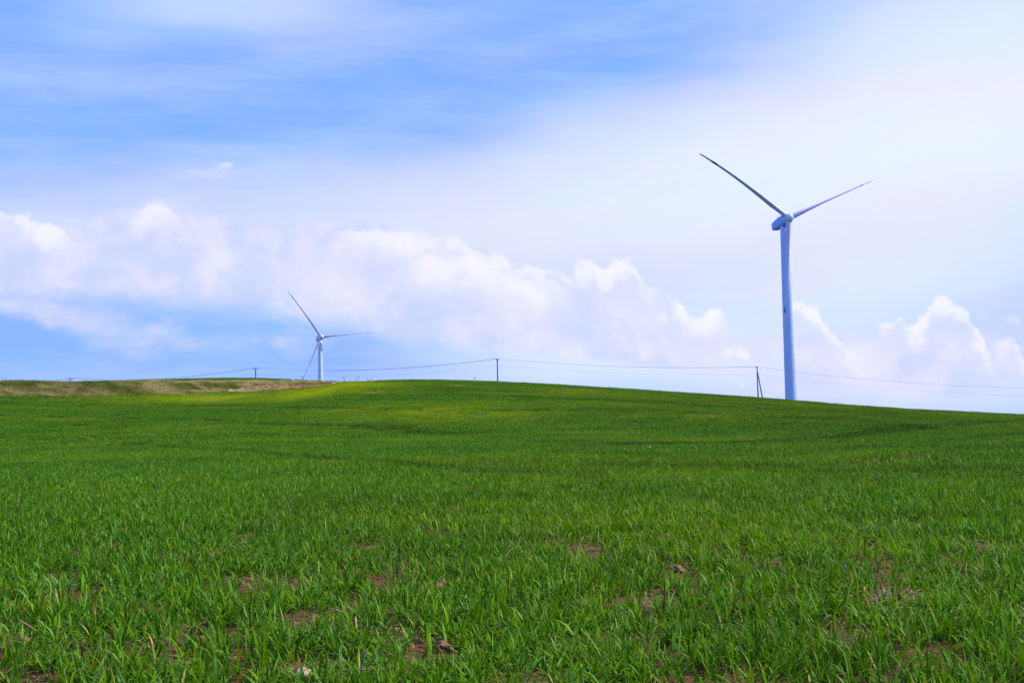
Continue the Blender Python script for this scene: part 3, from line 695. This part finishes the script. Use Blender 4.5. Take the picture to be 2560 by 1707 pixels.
# ------------------------------------------------------------------ wind turbines
def ring(c, u, v, ru, rv=None, n=32, ph=0.0):
    rv = ru if rv is None else rv
    return [np.array(c) + ru * math.cos(2*math.pi*k/n + ph) * np.array(u) + rv * math.sin(2*math.pi*k/n + ph) * np.array(v) for k in range(n)]
def turbine(name, hub, D, yaw, phi, Lb, tipdef, mats, label, pitch, r_base, r_top):
    H = at(*hub, D); yaw = math.radians(yaw); tilt = math.radians(5); OV = 3.7
    bx, by = H[0] - OV * math.sin(yaw), H[1] + OV * math.cos(yaw); bz = float(height([bx], [by])[0]) - 0.3
    root = bpy.data.objects.new(name, None); C.objects.link(root); root.location = (bx, by, bz); root.rotation_euler = (0, 0, yaw); root.empty_display_size = 4
    tag(root, label, 'wind turbine', 'wind turbines behind the hill')
    hz = H[2] - bz; hc = np.array([0, -OV, hz]); a = np.array([0, -math.cos(tilt), math.sin(tilt)])
    X = np.array([1.0, 0, 0]); up = np.array([0, math.sin(tilt), math.cos(tilt)]); zt = hz - 2.2
    print(name, 'base', bx, by, bz, 'hub height', hz)
    mb = MB(); prof = [(0, r_base)] + [(zt * k / 12, r_base + (r_top - r_base) * (k / 12)**1.1) for k in range(1, 13)]
    mb.rings([ring((0, 0, z), (1, 0, 0), (0, 1, 0), r, n=48) for z, r in prof]); tw = mb.build('tower', mats['tower'], root)
    for fr in (.30, .63):
        z = zt * fr; r = r_base + (r_top - r_base) * fr**1.1 + .035
        f = MB().rings([ring((0, 0, z - .10), (1, 0, 0), (0, 1, 0), r, n=48), ring((0, 0, z + .10), (1, 0, 0), (0, 1, 0), r, n=48)]).build('flange', mats['tower'], tw)
    # nacelle: rounded box, roof sloping down and sides drawing in towards the rear
    mb = MB(); rs = []
    for q, w, hb, ht in ((-2.0, 1.25, 1.4, 1.35), (-1.7, 1.55, 1.75, 1.7), (0.5, 1.7, 1.95, 1.85), (3.5, 1.7, 2.0, 1.8), (6.3, 1.65, 1.98, 1.45), (8.6, 1.5, 1.9, 1.0), (9.1, 1.3, 1.7, .75)):
        c = hc - a * (q + OV - 1.4); pts = []
        for k in range(32):
            t = 2*math.pi*k/32; ct, st = math.cos(t), math.sin(t); e = .34
            pts.append(c + X * w * math.copysign(abs(ct)**e, ct) + up * (ht if st > 0 else hb) * math.copysign(abs(st)**e, st))
        rs.append(pts)
    mb.rings(rs); nac = mb.build('nacelle', mats['nacelle'], root)
    c = hc - a * (OV + 3.6) + up * 1.6; mm = MB(); loop = [c + X * .9 * math.cos(t) + up * (.2 + 1.2 * math.sin(t)) for t in np.linspace(0, math.pi, 9)]
    mm.tube(loop, .07, 6); mm.tube([c - a * 1.2, c - a * 1.2 + up * 1.3], .06, 6); mm.build('wind_sensor_frame', mats['nacelle'], nac)
    yr = MB().rings([ring((0, 0, zt - .05), (1, 0, 0), (0, 1, 0), r_top + .16, n=40), ring((0, 0, zt + .5), (1, 0, 0), (0, 1, 0), r_top + .2, n=40)]).build('yaw_collar', mats['nacelle'], tw)
    mb = MB().rings([ring(hc + a * q, X, up, r, n=32) for q, r in ((-1.75, 1.3), (-1.6, 1.62), (0.6, 1.7), (1.2, 1.55), (1.75, 1.2), (2.05, .75), (2.15, .2))])
    hub_o = mb.build('hub', mats['hub'], root)
    for k in range(3):
        th = math.radians(phi) + (0, -2*math.pi/3, 2*math.pi/3)[k]
        dr = -math.sin(th) * X + math.cos(th) * up; tg = np.cross(a, dr); tg /= np.linalg.norm(tg)
        def section(s, grow=1.0):
            P = hc + dr * Lb * s + a * (7.0 * s * (1 - s) * (0.5 + .5 * s) - abs(tipdef) * s * s)
            c = np.interp(s, [0, .045, .10, .20, .32, .5, .7, .85, .95, .985, 1], [1.9, 1.9, 2.05, 2.4, 2.15, 1.7, 1.4, 1.15, .95, .75, .25])
            tk = np.interp(s, [0, .045, .10, .2, .35, .6, 1], [1, 1, .80, .50, .36, .30, .30]); off = np.interp(s, [0, .05, .2, 1], [0, 0, .16, .18])
            be = -math.radians(pitch[k] + np.interp(s, [0, .2, .5, 1], [0, 0, 1, 2]))
            cv = math.cos(be) * tg + math.sin(be) * a; nv = -math.sin(be) * tg + math.cos(be) * a; pts = []
            for j in range(20):
                t = 2*math.pi*j/20; xx = .5 * math.cos(t); yy = .5 * tk * math.sin(t) * (1 if s < .06 else (1 - .75 * max(0, xx * 2)) ** .9 * 1.1)
                pts.append(P + cv * c * (xx + off) * grow + nv * c * yy * (grow + (grow - 1) * 3))
            return pts
        mb = MB().rings([section(s) for s in (.030, .045, .07, .10, .14, .2, .27, .35, .44, .53, .62, .71, .79, .86, .92, .96, .985, 1.0)])
        bl = mb.build('blade', mats['blade'], root)
        MB().rings([section(s, 1.06) for s in (.815, .84, .875)]).build('lightning_band', mats['band'][k], bl)
        MB().tube([hc + dr * 1.45, hc + dr * 1.95], 1.06, 24).build('blade_root_collar', mats['hub'], hub_o)
    return root
M_whiteband = M_blade_near
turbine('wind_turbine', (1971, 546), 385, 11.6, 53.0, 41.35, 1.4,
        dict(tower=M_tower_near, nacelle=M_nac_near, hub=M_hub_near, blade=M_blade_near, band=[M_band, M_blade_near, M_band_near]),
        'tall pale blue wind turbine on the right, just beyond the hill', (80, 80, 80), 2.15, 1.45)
turbine('wind_turbine', (803, 842), 745, 24.6, 34.8, 41.44, .4,
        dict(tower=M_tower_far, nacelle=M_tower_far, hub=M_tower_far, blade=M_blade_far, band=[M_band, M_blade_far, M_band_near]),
        'small distant lilac white wind turbine, behind the dry grass bank', (80, 80, 84), 2.2, 1.45)

# ------------------------------------------------------------------ power line
POLES = [((176, 944.5), 330, 'power pole almost hidden by the dry bank, only its top showing'),
         ((639, 919), 285, 'short looking power pole left of the far turbine'),
         ((1243, 896.5), 255, 'power pole on the hilltop near the middle, with three insulators')]
tops = [at(*p, D) for p, D, _ in POLES]; topc = at(1892.5, 916.5, 245)
offL = at(-149, 972, 385); offR = at(2607, 971, 240)
seq = [offL] + tops + [topc, offR]; attach = []
for i, T in enumerate(seq):
    d = seq[min(i + 1, 5)] - seq[max(i - 1, 0)]; d[2] = 0; d /= np.linalg.norm(d); attach.append((T, d, np.array([d[1], -d[0], 0])))
def pole_base(p, gz): return float(height([p[0]], [p[1]])[0]) + gz
for (T, d, u), (_, D, lab) in zip(attach[1:4], POLES):
    root = bpy.data.objects.new('power_pole', None); C.objects.link(root); gz = pole_base(T, 0); root.location = (T[0], T[1], gz)
    tag(root, lab, 'power pole', 'power poles carrying the line'); h = T[2] - gz; print('pole height', h)
    MB().rings([ring((0, 0, z), d, u, w, w * .85, n=4, ph=math.pi/4) for z, w in ((-.4, .24), (h - .45, .165))]).build('post', M_concrete, root, smooth=False)
    mb = MB(); R3 = np.stack([u, d, (0, 0, 1)], 1)
    mb.box((0, 0, h - .52), (1.75, .13, .13), R3)
    for s in (-1, 1):
        mb.tube([u * s * .8 + np.array([0, 0, h - .5]), u * s * .98 + np.array([0, 0, h - .22])], .07, 6)
    mb.tube([(0, 0, h - .5), (0, 0, h - .2)], .07, 6); mb.build('crossarm', M_steel, root, smooth=False)
    for s in (-1, 0, 1):
        b = u * s * .98 + np.array([0, 0, h - .24]); i_ = MB()
        i_.rings([ring(b + np.array([0, 0, z]), (1, 0, 0), (0, 1, 0), r, n=10) for z, r in ((0, .07), (.05, .14), (.11, .08), (.15, .13), (.22, .07), (.25, .03))]); i_.build('insulator', M_ceramic, root)
    if lab.startswith('short'):
        MB().box(d * .22 + np.array([0, 0, h - 1.75]), (.22, .12, .16), R3).build('cable_clamp', M_steel, root, smooth=False)
# strutted pole by the near turbine
T, d, u = attach[4]; gz = pole_base(T, 0)
root = bpy.data.objects.new('strutted_pole', None); C.objects.link(root); root.location = (T[0], T[1], gz); h = T[2] - gz
tag(root, 'power pole propped by a leaning strut, left of the big turbine', 'power pole', 'power poles carrying the line'); print('strut pole', h)
MB().rings([ring((0, 0, z), (1, 0, 0), (0, 1, 0), w, n=10) for z, w in ((-.4, .19), (h - .3, .13))]).build('post', M_concrete, root)
foot = at(1909, 1010, 243.4); ft = foot - np.array([T[0], T[1], gz]); s_top = np.array([.03, -.12, h - 1.15]); dirv = ft - s_top; k = (h + 1.0) / abs(dirv[2])
MB().tube([s_top, s_top + dirv * k], [.13, .17], 10).build('strut', M_strut, root)
mb = MB(); R3 = np.stack([u, d, (0, 0, 1)], 1); mb.box((0, 0, h - .22), (1.5, .16, .16), R3); mb.box(-d * .18 + np.array([0, 0, h - .1]), (.5, .3, .12), R3); mb.build('crossarm', M_steel, root, smooth=False)
for s in (-1, 0, 1):
    b = u * s * .7 + np.array([0, 0, h - .14]); i_ = MB().rings([ring(b + np.array([0, 0, z]), (1, 0, 0), (0, 1, 0), r, n=10) for z, r in ((0, .06), (.05, .11), (.10, .06), (.14, .03))]); i_.build('insulator', M_ceramic, root)
jl = [np.array([0, 0, h - .05]) + d * (t * 1.0) - np.array([0, 0, .62 * math.sin(math.pi * t)]) for t in np.linspace(0, 1, 9)]
MB().tube(jl, .018, 5).build('jumper_loop', M_wire, root)

SAG = [1.2, 1.65, 1.7, 1.0, 1.0]
def wire(name, offs, drop, rad, sagk, label, group):
    pts = []
    for i in range(5):
        A = attach[i][0] + attach[i][2] * offs - np.array([0, 0, drop]); B = attach[i+1][0] + attach[i+1][2] * offs - np.array([0, 0, drop])
        for t in np.linspace(0, 1, 25)[(0 if i == 0 else 1):]:
            pts.append(A * (1 - t) + B * t - np.array([0, 0, 4 * SAG[i] * sagk * t * (1 - t)]))
    o = MB().tube(pts, rad, 6).build(name, M_wire); tag(o, label, 'power line', group); return o
for s in (-1, 0, 1):
    wire('power_line', s * .95, 0.0, .018, 1.0, 'thin upper power line sagging from pole top to pole top', 'upper wires of the power line')
wire('lower_cable', 0.0, 1.75, .0105, .9, 'single faint cable strung below the upper power lines', None)

# ------------------------------------------------------------------ weeds on the skyline
def weed(px, ytop, ybot, D, seed, label):
    R = np.random.default_rng(seed); a, _ = azel(px, ybot); b = (D * math.sin(a), D * math.cos(a)); z = float(height([b[0]], [b[1]])[0]); h = (ybot - ytop) / F * D + .15
    o = bpy.data.objects.new('dry_weed', None); mb = MB(); n = 5; pts = [np.array([0, 0, -.05])]
    for k in range(n): pts.append(pts[-1] + np.array([R.normal(0, .04) * h, R.normal(0, .04) * h, h / n]))
    mb.tube(pts, [.020 - .002 * k for k in range(n + 1)], 5)
    for _ in range(7):
        i = R.integers(2, n); p = pts[i]; aa = R.uniform(0, 6.28); l = h * R.uniform(.15, .35)
        q = p + np.array([math.cos(aa) * l * .6, math.sin(aa) * l * .6, l]); mb.tube([p, (p + q) / 2 + np.array([0, 0, -.02]), q], [.012, .010, .016], 5)
        for _ in range(2): mb.tube([q, q + R.normal(0, .04, 3) + np.array([0, 0, .05])], [.02, .012], 5)
    o = mb.build('dry_weed', M_weed); o.location = (b[0], b[1], z); tag(o, label, 'weed', 'dry weeds on the skyline'); return o
for i, w in enumerate([(15, 933, 957, 131, 'tall thin dry weed at the far left of the skyline'), (40, 950, 957, 131, 'low dry weed beside the tall one at far left'),
          (82, 944, 957, 131, 'branching dry weed on the bank, left of the half hidden pole'), (757, 942, 954, 160, 'dark weed clump on the skyline left of the far turbine'),
          (859, 945, 957, 153, 'faint dry weed nearest the far turbine on its right'), (890, 948, 955, 153, 'short dry weed left of the straight tall stalk'),
          (897.5, 943, 955, 152, 'straight tall dry stalk midway between far turbine and hilltop'), (921.5, 948, 954, 153, 'left weed of the close pair before the green hilltop'),
          (927, 944, 954, 152, 'right and taller weed of the close pair'), (1187, 946, 953, 160, 'faint weed on the hilltop left of the middle pole')]):
    weed(w[0], w[1], w[2], w[3], 40 + i, w[4])

# ------------------------------------------------------------------ stones and dead stalks
def stone(name, px, py, size, mat, seed, label, group=None, zo=0.0, flat=.6, D=None):
    import bmesh
    if D is None: p = ground_hit(px, py)
    else:
        a, _ = azel(px, py); p = (D * math.sin(a), D * math.cos(a), float(height([D * math.sin(a)], [D * math.cos(a)])[0]))
    bm = bmesh.new(); bmesh.ops.create_icosphere(bm, subdivisions=4, radius=1.0); R = np.random.default_rng(seed)
    planes = R.normal(size=(9, 3)); planes /= np.linalg.norm(planes, axis=1)[:, None]; dd = R.uniform(.62, .92, 9)
    for v in bm.verts:
        c = np.array(v.co)
        for n_, d_ in zip(planes, dd):
            e = c @ n_ - d_
            if e > 0: c = c - n_ * e * .9
        c = c * (1 + .05 * float(fbm(np.array([c[0] * 4 + seed]), np.array([c[1] * 4 + c[2] * 3]), seed, 3)[0]))
        v.co = Vector(c * (size * .5, size * .4, size * .5 * flat))
    me = bpy.data.meshes.new(name); bm.to_mesh(me); bm.free(); me.materials.append(mat); me.shade_smooth()
    o = bpy.data.objects.new(name, me); C.objects.link(o); o.location = (p[0], p[1], p[2] + zo); o.rotation_euler = (0, 0, R.uniform(0, 6)); tag(o, label, 'stone', group); return o
stone('pale_stone', 731, 960, .62, M_stone, 1, 'larger pale stone on top of the bare earth cut', 'stones along the earth cut', .35, D=152.5)
stone('pale_stone', 834, 961.5, .5, M_stone, 2, 'smaller pale stone at the right end of the earth cut', 'stones along the earth cut', .15)
stone('field_stone', 1875, 1058, .08, M_stone, 3, 'small pale stone in the green slope below the strutted pole', 'stones in the wheat', .16)
stone('field_stone', 1811, 1037, .08, M_stone, 4, 'small pale stone upslope and left of another, near the strutted pole', 'stones in the wheat', .14)
stone('field_stone', 1624, 1133, .08, M_stone, 5, 'tiny pale stone lying lowest on the mid slope', 'stones in the wheat', .14)
stone('pink_stone', 762, 1700, .125, M_pinkstone, 6, 'flat pinkish stone in bare soil at the bottom edge', None, .028, .45)
stone('soil_lump', 62, 1620, .085, M_clod, 7, 'rounded lump of brown soil at lower left', 'lumps of soil', .02, .8)
stone('soil_lump', 65, 1690, .08, M_clod, 8, 'brown soil lump nearest the bottom left corner', 'lumps of soil', .02, .8)
stone('soil_lump', 1097, 1478, .06, M_clod, 9, 'reddish soil lump showing between leaves near the middle', 'lumps of soil', .03, .8)

def stalk(pts, D, rad, mat, label, name='dead_stalk'):
    P = [at(x, y, D + dd) for x, y, dd in pts]; b = P[-1]; o = MB().tube([p - b for p in P], [rad * .8] + [rad] * (len(P) - 2) + [rad * .9], 7).build(name, mat)
    o.location = tuple(b); tag(o, label, 'stalk', 'dead stalks in the wheat'); return o
stalk([(51, 1550, 0), (68, 1561, .03), (92, 1577, .06)], 4.62, .003, M_straw, 'broken tan stalk leaning over leaves at lower left')
stalk([(933, 1565, 0), (918, 1573, .01)], 4.75, .0026, M_straw, 'short pale stalk end above leaves near the bottom middle')
stalk([(918, 1622, -.02), (908, 1640, 0), (903, 1660, .02), (902, 1685, .05)], 4.3, .0034, M_weed, 'dark curved dead stem, left of the dark pair at the bottom')
stalk([(941, 1625, 0), (940, 1642, 0), (931, 1652, .01), (922, 1664, .02)], 4.3, .0028, M_weed, 'dark bent dead stem, right of the dark pair at the bottom')
